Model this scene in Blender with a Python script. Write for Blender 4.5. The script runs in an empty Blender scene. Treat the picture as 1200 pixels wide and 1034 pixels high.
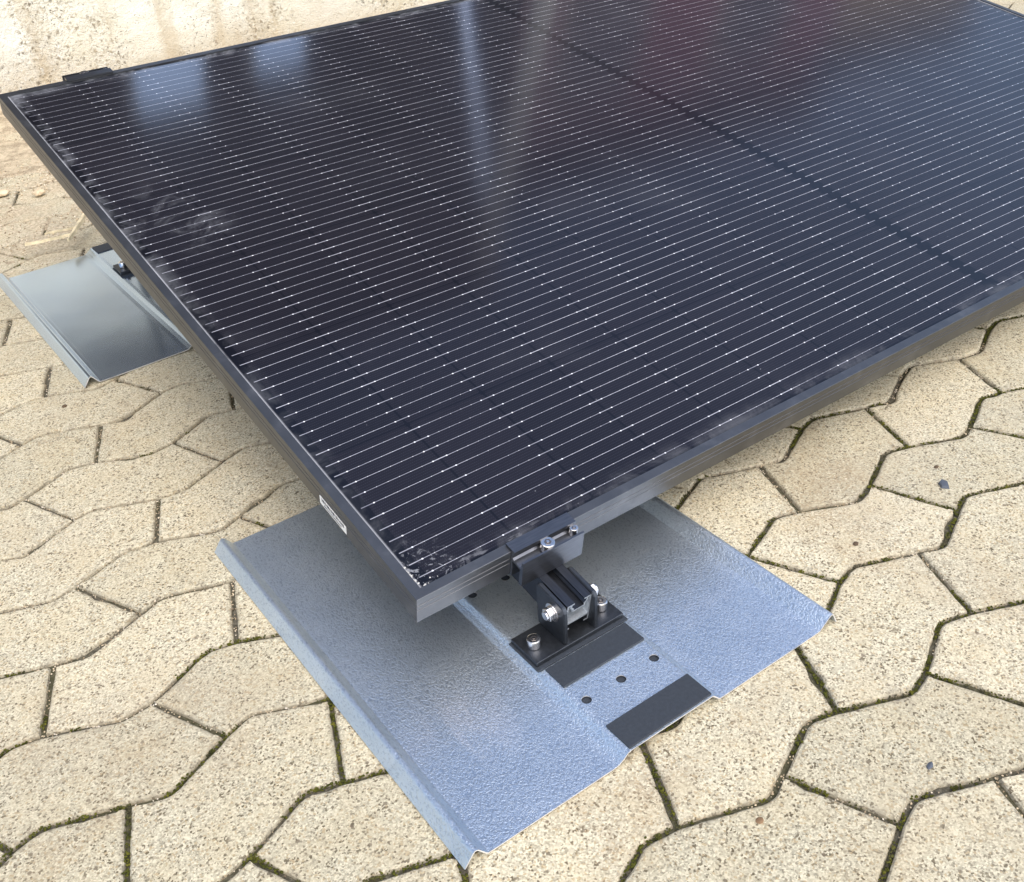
import bpy, bmesh, math, random
from mathutils import Vector, Matrix, noise
random.seed(7)
S = bpy.context.scene
C = S.collection
R = math.radians

# ------------------------------------------------------------------ helpers
def tag(o, label=None, cat=None, group=None, kind=None):
    if label: o['label'] = label
    if cat: o['category'] = cat
    if group: o['group'] = group
    if kind: o['kind'] = kind
    return o

def empty(name, label, cat, loc=(0, 0, 0), rotz=0, group=None):
    o = bpy.data.objects.new(name, None); C.objects.link(o)
    o.empty_display_size = .05
    o.location = loc; o.rotation_euler = (0, 0, rotz)
    return tag(o, label, cat, group)

def link(name, me, mat=None, parent=None, smooth=False):
    o = bpy.data.objects.new(name, me); C.objects.link(o)
    if mat is not None:
        for m in (mat if isinstance(mat, (list, tuple)) else [mat]): me.materials.append(m)
    if parent: o.parent = parent
    if smooth:
        for p in me.polygons: p.use_smooth = True
    return o

def obj(name, bm, mat, parent=None, smooth=False):
    bmesh.ops.recalc_face_normals(bm, faces=bm.faces)
    me = bpy.data.meshes.new(name); bm.to_mesh(me); bm.free()
    return link(name, me, mat, parent, smooth)

def box(bm, x0, x1, y0, y1, z0, z1, bev=0):
    r = bmesh.ops.create_cube(bm, size=1, matrix=Matrix.Translation(((x0+x1)/2, (y0+y1)/2, (z0+z1)/2)) @ Matrix.Diagonal((x1-x0, y1-y0, z1-z0, 1)))
    if bev:
        es = set(e for v in r['verts'] for e in v.link_edges)
        bmesh.ops.bevel(bm, geom=list(es), offset=bev, segments=2, affect='EDGES', profile=.5)

def extrude_poly(bm, pts, d0, d1, fn):
    """prism from 2-D outline pts between d0 and d1; fn(u, v, d) -> xyz"""
    a = [bm.verts.new(fn(u, v, d0)) for u, v in pts]
    b = [bm.verts.new(fn(u, v, d1)) for u, v in pts]
    n = len(pts)
    f0 = bm.faces.new(a); f1 = bm.faces.new(list(reversed(b)))
    sides = [bm.faces.new((a[i], b[i], b[(i+1) % n], a[(i+1) % n])) for i in range(n)]
    return f0, f1, sides

def cyl(bm, c, axis, r, h, seg=24, r2=None, bev=0):
    """cylinder from c along axis for h"""
    ax = Vector(axis).normalized()
    M = Matrix.Translation(Vector(c) + ax*h/2) @ ax.to_track_quat('Z', 'Y').to_matrix().to_4x4()
    g = bmesh.ops.create_cone(bm, cap_ends=True, segments=seg, radius1=r, radius2=r if r2 is None else r2, depth=h, matrix=M)
    if bev:
        es = [e for e in set(e for v in g['verts'] for e in v.link_edges) if e.calc_face_angle(0) > .9]
        bmesh.ops.bevel(bm, geom=es, offset=bev, segments=2, affect='EDGES', profile=.5)

# ------------------------------------------------------------------ materials
class NT:
    def __init__(s, name):
        s.m = bpy.data.materials.new(name); s.m.use_nodes = True
        s.t = s.m.node_tree; s.n = s.t.nodes; s.l = s.t.links
        s.b = s.n['Principled BSDF']; s.out = s.n['Material Output']
    def put(s, sock, v):
        if isinstance(v, bpy.types.NodeSocket): s.l.new(v, sock)
        elif v is not None:
            if sock.type == 'RGBA' and not isinstance(v, (int, float)) and len(v) == 3: v = (*v, 1)
            sock.default_value = v
    def set(s, **k):
        for a, v in k.items(): s.put(s.b.inputs[a.replace('_', ' ')], v)
    def coord(s, which='Object'):
        return s.n.new('ShaderNodeTexCoord').outputs[which]
    def mapping(s, v, scale=(1, 1, 1), rot=(0, 0, 0), loc=(0, 0, 0)):
        q = s.n.new('ShaderNodeMapping'); s.l.new(v, q.inputs[0])
        q.inputs['Scale'].default_value = scale; q.inputs['Rotation'].default_value = rot; q.inputs['Location'].default_value = loc
        return q.outputs[0]
    def noise(s, v, scale, detail=3, rough=.5, out='Fac', dist=0):
        q = s.n.new('ShaderNodeTexNoise'); s.l.new(v, q.inputs['Vector'])
        q.inputs['Scale'].default_value = scale; q.inputs['Detail'].default_value = detail
        q.inputs['Roughness'].default_value = rough; q.inputs['Distortion'].default_value = dist
        return q.outputs[out]
    def voro(s, v, scale, out='Distance', feat='F1', rnd=1):
        q = s.n.new('ShaderNodeTexVoronoi'); q.feature = feat; s.l.new(v, q.inputs['Vector'])
        q.inputs['Scale'].default_value = scale; q.inputs['Randomness'].default_value = rnd
        return q.outputs[out]
    def math(s, op, a, b=None, c=None, clamp=False):
        q = s.n.new('ShaderNodeMath'); q.operation = op; q.use_clamp = clamp
        s.put(q.inputs[0], a)
        if b is not None: s.put(q.inputs[1], b)
        if c is not None: s.put(q.inputs[2], c)
        return q.outputs[0]
    def ramp(s, f, a, b, v0=0., v1=1., smooth=True):
        q = s.n.new('ShaderNodeMapRange'); q.interpolation_type = 'SMOOTHSTEP' if smooth else 'LINEAR'
        s.put(q.inputs[0], f)
        for i, v in zip((1, 2, 3, 4), (a, b, v0, v1)): q.inputs[i].default_value = v
        return q.outputs[0]
    def mix(s, f, a, b, mode='MIX'):
        q = s.n.new('ShaderNodeMix'); q.data_type = 'RGBA'; q.blend_type = mode
        s.put(q.inputs['Factor'], f); s.put(q.inputs[6], a); s.put(q.inputs[7], b)
        return q.outputs[2]
    def cramp(s, f, stops):
        q = s.n.new('ShaderNodeValToRGB'); s.l.new(f, q.inputs[0]); e = q.color_ramp.elements
        while len(e) < len(stops): e.new(.5)
        for i, (p, col) in enumerate(stops): e[i].position = p; e[i].color = (*col, 1)
        return q.outputs[0]
    def sep(s, v):
        q = s.n.new('ShaderNodeSeparateXYZ'); s.l.new(v, q.inputs[0]); return q.outputs
    def bump(s, h, strength, dist, normal=None):
        q = s.n.new('ShaderNodeBump'); s.l.new(h, q.inputs['Height'])
        q.inputs['Strength'].default_value = strength; q.inputs['Distance'].default_value = dist
        if normal is not None: s.l.new(normal, q.inputs['Normal'])
        return q.outputs[0]
    def attr(s, name, out='Fac'):
        q = s.n.new('ShaderNodeAttribute'); q.attribute_name = name; return q.outputs[out]

def aggregate(t, v, base, dark, tone=None, grain=330, contrast=1.):
    """sandy exposed aggregate colour: fine grains, a few dark and rusty ones"""
    g = t.voro(v, grain, 'Color')
    gs = t.n.new('ShaderNodeSeparateColor'); t.l.new(g, gs.inputs[0])
    g2 = t.voro(v, grain*.8, 'Color'); gs2 = t.n.new('ShaderNodeSeparateColor'); t.l.new(g2, gs2.inputs[0])
    col = t.cramp(gs.outputs[0], [(0, tuple(c*(1-.42*contrast) for c in base)), (.25, tuple(c*(1-.14*contrast) for c in base)),
                                  (.6, base), (1, tuple(min(.85, c*(1+.30*contrast)) for c in base))])
    patch = t.ramp(t.noise(v, 22, 4, .6), .35, .7)
    col = t.mix(t.math('MULTIPLY', patch, .35), col, tuple(c*k for c, k in zip(base, (1.02, .92, .76))))
    rust = t.ramp(gs2.outputs[1], .9, .93)
    col = t.mix(t.math('MULTIPLY', rust, .55), col, (.38, .27, .13))
    dk = t.ramp(gs2.outputs[0], .84, .9)
    dens = t.ramp(t.noise(v, 60, 3), .3, .65, .35, 1)
    col = t.mix(t.math('MULTIPLY', t.math('MULTIPLY', dk, .95), dens), col, dark)
    big = t.voro(v, 75, 'Distance'); bc = t.voro(v, 75, 'Color')
    bs = t.n.new('ShaderNodeSeparateColor'); t.l.new(bc, bs.inputs[0])
    spot = t.math('MULTIPLY', t.ramp(big, .1, .17, 1, 0), t.ramp(bs.outputs[2], .88, .9))
    col = t.mix(t.math('MULTIPLY', spot, .75), col, (.13, .10, .07))
    if tone is not None:
        col = t.mix(1, col, tone, 'MULTIPLY')
    return col, gs

def m_paver():
    t = NT('paver_concrete'); v = t.coord()
    tn = t.attr('tone'); ge = t.attr('edge')
    tc = t.mix(tn, (.85, .84, .81), (1.05, 1.03, 1.0))
    col, gs = aggregate(t, v, (.555, .512, .385), (.12, .095, .06), tc, 720, 1.15)
    # slow stains + sooty edge of every stone
    st = t.ramp(t.noise(v, 5.5, 5, .62), .42, .72)
    col = t.mix(t.math('MULTIPLY', st, .25), col, (.42, .37, .28))
    st2 = t.ramp(t.noise(v, 13, 5, .6, dist=.4), .62, .74)
    col = t.mix(t.math('MULTIPLY', st2, .35), col, (.25, .22, .17))
    st3 = t.ramp(t.noise(v, 3.1, 6, .7, dist=.3), .5, .72)
    col = t.mix(t.math('MULTIPLY', st3, t.ramp(t.noise(v, 300, 2), .4, .6, .15, .6)), col, (.30, .22, .13))
    ed = t.math('MULTIPLY', ge, t.ramp(t.noise(v, 90, 3), .35, .65, .25, 1))
    col = t.mix(t.math('MULTIPLY', ed, .6), col, (.2, .175, .13))
    # loose sand near the wall lies over the stones
    xyz = t.sep(v)
    sand = t.math('MULTIPLY', t.ramp(xyz[1], .95, 1.45), t.ramp(t.noise(v, 7, 5, .65), .38, .6))
    col = t.mix(t.math('MULTIPLY', sand, .75), col, t.mix(t.ramp(t.noise(v, 160, 3), .35, .65), (.30, .24, .16), (.62, .52, .37)))
    h = t.math('ADD', t.math('MULTIPLY', t.voro(v, 620), .5), t.math('MULTIPLY', t.noise(v, 900, 4, .7), .8))
    h = t.math('ADD', h, t.math('MULTIPLY', t.noise(v, 90, 3), .7))
    t.set(Base_Color=col, Roughness=.93, Specular_IOR_Level=.2, Normal=t.bump(h, .55, .0011))
    return t.m

def m_joint():
    t = NT('joint_sand'); v = t.coord()
    a = t.noise(v, 240, 4, .7); m = t.ramp(t.noise(v, 9, 4), .42, .6)
    col = t.cramp(a, [(.3, (.05, .045, .034)), (.5, (.11, .10, .075)), (.72, (.21, .19, .145))])
    col = t.mix(t.math('MULTIPLY', m, .45), col, (.065, .065, .02))
    t.set(Base_Color=col, Roughness=1, Specular_IOR_Level=.1, Normal=t.bump(a, .9, .003))
    return t.m

def m_moss():
    t = NT('moss'); v = t.coord()
    a = t.noise(v, 130, 4, .7); b = t.noise(v, 18, 2)
    col = t.cramp(a, [(.32, (.025, .026, .009)), (.5, (.068, .072, .014)), (.68, (.15, .14, .022)), (.8, (.26, .21, .05))])
    col = t.mix(t.ramp(b, .52, .68), col, (.09, .078, .05))
    t.set(Base_Color=col, Roughness=1, Specular_IOR_Level=.1, Normal=t.bump(t.noise(v, 900, 3), .8, .001))
    return t.m

def m_grit():
    t = NT('grit'); v = t.coord()
    c = t.voro(v, 160, 'Color'); q = t.n.new('ShaderNodeSeparateColor'); t.l.new(c, q.inputs[0])
    col = t.cramp(q.outputs[0], [(0, (.16, .12, .08)), (.35, (.38, .3, .19)), (.7, (.62, .5, .33)), (1, (.75, .68, .56))])
    t.set(Base_Color=col, Roughness=.95)
    return t.m

def m_sand():
    t = NT('dry_soil'); v = t.coord()
    a = t.noise(v, 26, 5, .65); b = t.noise(v, 330, 3, .7)
    col = t.mix(t.ramp(a, .38, .62), (.28, .225, .15), (.55, .46, .32))
    col = t.mix(t.ramp(b, .4, .65), col, t.mix(.5, col, (.75, .62, .45)))
    t.set(Base_Color=col, Roughness=1, Specular_IOR_Level=.1, Normal=t.bump(t.math('ADD', a, t.math('MULTIPLY', b, .6)), .9, .006))
    return t.m

def m_wall():
    t = NT('old_concrete'); v0 = t.coord(); xyz = t.sep(v0)
    dv = t.n.new('ShaderNodeMix'); dv.data_type = 'VECTOR'; dv.inputs[0].default_value = .03
    t.l.new(v0, dv.inputs[4]); t.l.new(t.noise(v0, 45, 4, .7, 'Color'), dv.inputs[5]); v = dv.outputs[1]
    base = t.mix(t.ramp(t.noise(v, 5, 5, .6), .35, .65), (.78, .745, .61), (.84, .83, .74))
    low = t.math('SUBTRACT', xyz[2], t.math('MULTIPLY', t.noise(v, 3.2, 4, .6), .16))
    base = t.mix(t.math('MULTIPLY', t.ramp(low, -.07, .09, 1, 0), .5), base, (.40, .29, .155))
    streak = t.noise(t.mapping(v, (9, 9, .9)), 1, 4, .6)
    base = t.mix(t.math('MULTIPLY', t.ramp(streak, .5, .7), .55), base, (.46, .35, .2))
    pat = t.ramp(t.noise(v, 4.5, 6, .65, dist=.5), .47, .6)         # patches where the aggregate shows
    g = t.voro(v, 105, 'Color'); q = t.n.new('ShaderNodeSeparateColor'); t.l.new(g, q.inputs[0])
    gc = t.cramp(q.outputs[0], [(0, (.11, .085, .06)), (.2, (.34, .27, .17)), (.5, (.62, .56, .42)), (1, (.72, .7, .62))])
    gd = t.voro(v, 105, 'Distance')
    gm = t.math('MULTIPLY', pat, t.ramp(gd, .25, .6, 1, 0))
    base = t.mix(t.math('MULTIPLY', gm, .75), base, gc)
    sd = t.voro(v, 26, 'Distance'); scx = t.voro(v, 26, 'Color'); q2 = t.n.new('ShaderNodeSeparateColor'); t.l.new(scx, q2.inputs[0])
    st = t.math('MULTIPLY', t.ramp(t.math('ADD', sd, t.math('MULTIPLY', t.noise(v, 120, 2), .18)), .19, .25, 1, 0), t.ramp(q2.outputs[0], .86, .88))
    base = t.mix(t.math('MULTIPLY', st, .8), base, t.mix(q2.outputs[1], (.2, .15, .1), (.48, .4, .3)))
    pits = t.math('MULTIPLY', t.ramp(t.voro(v, 120, 'Distance'), .1, .2, 1, 0), t.ramp(t.noise(v, 9, 3), .44, .58))
    base = t.mix(t.math('MULTIPLY', pits, .9), base, (.12, .1, .07))
    h = t.math('ADD', t.math('MULTIPLY', t.noise(v, 16, 6, .65), 1.0), t.math('MULTIPLY', t.math('MULTIPLY', gd, pat), -.25))
    h = t.math('SUBTRACT', h, t.math('MULTIPLY', pits, .35))
    t.set(Base_Color=base, Roughness=.95, Specular_IOR_Level=.2, Normal=t.bump(t.math('ADD', h, t.math('MULTIPLY', t.noise(v0, 240, 3, .7), .35)), 1., .012))
    return t.m

def m_galv(name, stucco):
    t = NT(name); v = t.coord()
    n1 = t.noise(v, 9, 4, .6); n2 = t.noise(v, 60, 3, .6)
    col = t.mix(t.ramp(n1, .35, .7), (.61, .69, .775), (.70, .77, .84))
    smear = t.ramp(t.noise(t.mapping(v, (5, 9, 5), (0, 0, .6)), 1, 5, .65, dist=.6), .56, .74)
    col = t.mix(t.math('MULTIPLY', smear, .35), col, (.78, .80, .84))
    xyz = t.sep(v)
    rr = t.math('SQRT', t.math('ADD', t.math('POWER', t.math('ABSOLUTE', t.math('SUBTRACT', xyz[0], .0)), 2), t.math('POWER', t.math('ABSOLUTE', t.math('ADD', xyz[1], .085)), 2)))
    wipe = t.math('MULTIPLY', t.ramp(rr, .01, .065, 1, 0), t.ramp(t.noise(t.mapping(v, (40, 10, 1), (0, 0, R(35))), 1, 4, .6), .42, .62))
    col = t.mix(t.math('MULTIPLY', wipe, .7), col, (.86, .87, .9))
    if stucco:
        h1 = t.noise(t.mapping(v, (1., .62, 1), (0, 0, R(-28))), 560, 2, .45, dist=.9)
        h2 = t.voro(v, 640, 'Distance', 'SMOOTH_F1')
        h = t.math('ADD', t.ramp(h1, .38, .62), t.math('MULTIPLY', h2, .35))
        col = t.mix(t.math('MULTIPLY', t.ramp(h1, .36, .46, 1, 0), .38), col, (.25, .32, .42))  # darker dashes: reflection shading of the embossing put into the colour
        t.set(Base_Color=col, Metallic=.93, Roughness=t.math('ADD', t.math('MULTIPLY', n2, .10), .34), Normal=t.bump(h, .30, .0008))
    else:
        t.set(Base_Color=t.mix(t.ramp(n1, .3, .75), (.47, .58, .74), (.53, .645, .79)), Metallic=.95,
              Roughness=t.math('ADD', t.math('MULTIPLY', n1, .06), .18),
              Normal=t.bump(t.noise(v, 5, 2), .25, .002))
    return t.m

def m_metal(name, col, metallic=1., rough=.35, dust=.0, grain=(1, 1, 1), gs=60, var=.1):
    t = NT(name); v = t.coord()
    g = t.noise(t.mapping(v, grain), gs, 4, .6)
    n = t.noise(v, 24, 5, .65)
    c = t.mix(t.ramp(g, .3, .7), tuple(k*(1-var) for k in col), tuple(k*(1+var) for k in col))
    c = t.mix(t.math('MULTIPLY', t.ramp(n, .5, .8), dust), c, (.42, .42, .43))
    mt = t.math('SUBTRACT', metallic, t.math('MULTIPLY', t.ramp(n, .5, .8), dust), clamp=True)
    t.set(Base_Color=c, Metallic=mt, Roughness=t.math('ADD', t.math('MULTIPLY', g, .14), rough-.07),
          Normal=t.bump(t.noise(v, 900, 2), .12, .0004))
    return t.m

def m_panel():
    t = NT('solar_laminate'); v = t.coord(); x, y, z = t.sep(v)
    A, Mu = 'ADD', 'MULTIPLY'
    def band(d, r, soft=.35):   # 1 where d < r
        return t.ramp(d, r*(1-soft), r*(1+soft), 1, 0)
    def per(a, p): return t.math('MULTIPLY', t.math('FRACT', t.math('DIVIDE', a, p)), p)
    right = t.math('GREATER_THAN', x, .861)
    xa = t.math('SUBTRACT', x, t.math(A, .0225, t.math(Mu, right, .8485)))
    ya = t.math('SUBTRACT', y, .0135)
    inx = t.math(Mu, t.math('GREATER_THAN', xa, 0), t.math('LESS_THAN', xa, .8275))
    iny = t.math(Mu, t.math('GREATER_THAN', ya, 0), t.math('LESS_THAN', ya, 1.107))
    xs = per(xa, .09197); ys = per(ya, .185)
    dx = t.math('MINIMUM', xs, t.math('SUBTRACT', .09197, xs))       # distance to a seam
    dy = t.math('MINIMUM', ys, t.math('ABSOLUTE', t.math('SUBTRACT', .182, ys)))
    gapx = band(dx, .0012); gapy = t.math('GREATER_THAN', ys, .1832)
    cham = t.math('LESS_THAN', t.math(A, dx, dy), .0032)
    cell = t.math(Mu, t.math(Mu, inx, iny), t.math('SUBTRACT', 1, t.math('MAXIMUM', t.math('MAXIMUM', gapx, gapy), cham)), clamp=True)
    # cell tone varies slightly from cell to cell
    cx = t.math('FLOOR', t.math('DIVIDE', xa, .09197)); cy = t.math('FLOOR', t.math('DIVIDE', ya, .185))
    wn = t.n.new('ShaderNodeTexWhiteNoise'); wn.noise_dimensions = '2D'
    cv = t.n.new('ShaderNodeCombineXYZ'); t.l.new(cx, cv.inputs[0]); t.l.new(cy, cv.inputs[1]); t.l.new(cv.outputs[0], wn.inputs['Vector'])
    cellc = t.mix(wn.outputs['Value'], (.0054, .0052, .0092), (.0076, .0068, .0112))
    col = t.mix(cell, (.0012, .0016, .0050), cellc)
    # thin dotted finger lines between the wires
    fy = per(ya, .0033); fd = t.math('ABSOLUTE', t.math('SUBTRACT', fy, .00165)); fx = per(xa, .0021)
    fing = t.math(Mu, t.math(Mu, band(fd, .00028), t.math('GREATER_THAN', fx, .0009)), cell)
    col = t.mix(t.math(Mu, fing, .28), col, (.075, .075, .10))
    # wires
    wl = t.math(Mu, t.math('GREATER_THAN', xa, -.006), t.math('LESS_THAN', xa, .8335))
    wy = per(ys, .016545); wd = t.math('ABSOLUTE', t.math('SUBTRACT', wy, .00827))
    okrow = t.math(Mu, iny, t.math('LESS_THAN', ys, .182))
    glint = t.noise(t.mapping(v, (7, 120, 1)), 1, 3, .6)
    wire = t.math(Mu, t.math(Mu, band(wd, .00027), wl), okrow)
    wirec = t.mix(t.ramp(glint, .35, .68), (.19, .19, .22), (.46, .46, .50))
    px = t.math('SUBTRACT', xs, .0079); pm = per(t.math(A, px, .00635), .0127); pd = t.math('ABSOLUTE', t.math('SUBTRACT', pm, .00635))
    dist = t.math('SQRT', t.math(A, t.math(Mu, pd, pd), t.math(Mu, t.math(Mu, wd, wd), 1.3)))
    big = t.math('LESS_THAN', dx, .0125)
    rad = t.math(A, .00040, t.math(Mu, big, .00055))
    pad = t.math(Mu, t.math(Mu, t.math('LESS_THAN', dist, rad), okrow), inx)
    near = t.math(Mu, t.math(Mu, band(wd, .0006), t.math('LESS_THAN', dx, .009)), t.math(Mu, okrow, wl))
    near = t.math(Mu, near, .55)
    mk = t.math('MAXIMUM', t.math('MAXIMUM', wire, near), pad)
    col = t.mix(mk, col, t.mix(pad, wirec, (.7, .7, .72)))
    # dust: along the frame, faint film, corner crumbs and scratches
    ex = t.math('MINIMUM', t.math('SUBTRACT', x, .0), t.math('SUBTRACT', 1.722, x))
    ey = t.math('MINIMUM', y, t.math('SUBTRACT', 1.134, y))
    e = t.math('MINIMUM', ex, ey)
    n1 = t.noise(v, 14, 6, .7, dist=.7); n2 = t.noise(v, 3.5, 5, .6); n3 = t.noise(v, 210, 3, .7)
    d1 = t.math(Mu, t.ramp(e, .011, .036, 1, 0), t.ramp(n1, .44, .68))
    fary = t.ramp(y, .3, 1.0, .35, 1)
    edge = t.math(Mu, t.ramp(ex, .0100, .0135, 1, 0), t.ramp(n1, .2, .5))
    d2 = t.math(Mu, t.ramp(n2, .52, .8), .025)
    # hand-wiped mark on the left
    qx = t.math('SUBTRACT', x, .085); qy = t.math('SUBTRACT', y, .69)
    blob = t.math(Mu, t.ramp(t.math('SQRT', t.math(A, t.math(Mu, qx, qx), t.math(Mu, t.math(Mu, qy, qy), .45))), .02, .075, 1, 0), t.ramp(n1, .48, .66))
    spk = t.math(Mu, t.ramp(t.voro(v, 55, 'Distance'), .025, .045, 1, 0), t.ramp(n3, .5, .6))
    cr = t.math('SQRT', t.math(A, t.math(Mu, x, x), t.math(Mu, y, y)))
    crumb = t.math(Mu, t.ramp(cr, .02, .085, 1, 0), t.ramp(t.noise(v, 95, 5, .75, dist=1.2), .56, .62))
    nearlip = t.math(Mu, t.ramp(y, .011, .03, 1, 0), t.ramp(t.noise(t.mapping(v, (30, 90, 1)), 1, 5, .7), .52, .62))
    nearlip = t.math(Mu, nearlip, t.ramp(x, .05, .24, .2, 0))
    d = t.math(A, t.math(Mu, t.math(Mu, d1, .30), fary), d2)
    d = t.math(A, d, t.math(Mu, edge, .75)); d = t.math(A, d, t.math(Mu, blob, .16)); d = t.math(A, d, t.math(Mu, spk, .35))
    d = t.math(A, d, t.math(Mu, crumb, .45)); d = t.math(A, d, nearlip, clamp=True)
    col = t.mix(d, col, (.52, .53, .56))
    hz = t.math(A, t.math(Mu, t.noise(v, 900, 2), .35), t.math(Mu, t.noise(v, 5, 2), 2.2))
    t.set(Base_Color=col, Roughness=.5, Specular_IOR_Level=.15, Coat_Weight=t.math('SUBTRACT', 1, d, clamp=True),
          Coat_Roughness=t.math(A, .085, t.math(Mu, n2, .06)), Coat_IOR=1.295)
    cn = t.bump(hz, .035, .002); t.l.new(cn, t.b.inputs['Coat Normal'])
    return t.m

def m_plain(name, col, rough=.7, spec=.4, var=.08, scale=40, bump=0, metallic=0):
    t = NT(name); v = t.coord(); n = t.noise(v, scale, 5, .6)
    c = t.mix(t.ramp(n, .3, .7), tuple(k*(1-var) for k in col), tuple(k*(1+var) for k in col))
    t.set(Base_Color=c, Roughness=rough, Specular_IOR_Level=spec, Metallic=metallic)
    if bump: t.set(Normal=t.bump(n, .5, bump))
    return t.m

def m_boards(name, c1, c2, w=.14, vertical=True):
    t = NT(name); v = t.coord(); xyz = t.sep(v)
    a = t.math('DIVIDE', xyz[0] if vertical else xyz[2], w)
    g = t.math('LESS_THAN', t.math('FRACT', a), .05)
    wn = t.n.new('ShaderNodeTexWhiteNoise'); wn.noise_dimensions = '1D'; t.l.new(t.math('FLOOR', a), wn.inputs['W'])
    c = t.mix(wn.outputs['Value'], c1, c2)
    c = t.mix(t.ramp(t.noise(t.mapping(v, (14, 14, 1.2)), 1, 4), .4, .7), c, tuple(k*.7 for k in c1))
    c = t.mix(g, c, (.01, .008, .006))
    t.set(Base_Color=c, Roughness=.8)
    return t.m

def m_brick():
    t = NT('brick'); v = t.coord()
    b = t.n.new('ShaderNodeTexBrick'); t.l.new(t.mapping(v, (1, 1, 1), (R(90), 0, 0)), b.inputs[0])
    b.inputs['Color1'].default_value = (.26, .07, .12, 1); b.inputs['Color2'].default_value = (.19, .06, .12, 1)
    b.inputs['Mortar'].default_value = (.3, .26, .23, 1); b.inputs['Scale'].default_value = 4.2
    t.set(Base_Color=b.outputs[0], Roughness=.9)
    return t.m

MAT = dict(
    paver=m_paver(), joint=m_joint(), moss=m_moss(), grit=m_grit(), sand=m_sand(), wall=m_wall(),
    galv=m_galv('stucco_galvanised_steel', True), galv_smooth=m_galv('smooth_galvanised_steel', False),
    cut=m_plain('cut_edge', (.85, .84, .85), .35, .5, .06, 200, metallic=.6),
    frame=m_metal('anodised_frame', (.135, .138, .145), .92, .42, .16, (1, 1, 1), 30, .06),
    clampm=m_metal('black_clamp', (.15, .155, .17), .95, .34, .05, (1, 14, 14), 60, .12),
    bracket=m_metal('black_bracket', (.075, .082, .094), .9, .42, .05, (4, 4, 4), 60, .12),
    railblack=m_metal('black_rail', (.06, .065, .078), .9, .4, .05, (14, 1, 14), 60, .12),
    alu=m_metal('raw_aluminium', (.74, .78, .82), .85, .4, 0, (4, 4, 1), 120, .08),
    inox=m_metal('stainless', (.72, .70, .69), 1., .22, 0, (1, 1, 1), 120, .12),
    inoxdark=m_metal('socket_recess', (.22, .2, .19), 1., .4, 0, (1, 1, 1), 80, .1),
    rubber=m_plain('rubber', (.028, .034, .043), .62, .45, .12, 300, .0005),
    panel=m_panel(), backsheet=m_plain('backsheet', (.03, .03, .035), .5),
    sticker=m_plain('sticker_paper', (.78, .77, .74), .6, .4, .03), ink=m_plain('ink', (.09, .09, .1), .6),
    wood=m_plain('dry_wood', (.66, .56, .36), .8, .3, .25, 60, .001), 
    slate=m_plain('slate_chip', (.075, .085, .105), .5, .5, .15, 90, .001),
    dirt=m_plain('white_crumb', (.5, .49, .46), .9, .2, .1, 300, .001),
    timber=m_boards('dark_timber', (.020, .017, .015), (.034, .028, .024)),
    roof=m_plain('roof_tile', (.06, .05, .05), .8), glassy=m_plain('window_pane', (.5, .68, 1.0), .12, .5, .02, 5, metallic=1.),
    wframe=m_plain('window_frame', (.5, .5, .48), .5), zinc=m_plain('zinc_pipe', (.55, .68, .95), .35, .5, .05, 20, metallic=.9),
    render_=m_plain('grey_render', (.6, .6, .6), .9), brick=m_brick(), tan=m_plain('tan_render', (.42, .33, .25), .9), panebrown=m_plain('pane_brown', (.2, .17, .15), .2, .5, .02, 5, metallic=.8),
    leaf=m_plain('leaf', (.05, .07, .03), .6), bark=m_plain('bark', (.09, .07, .05), .9),
)

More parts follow.
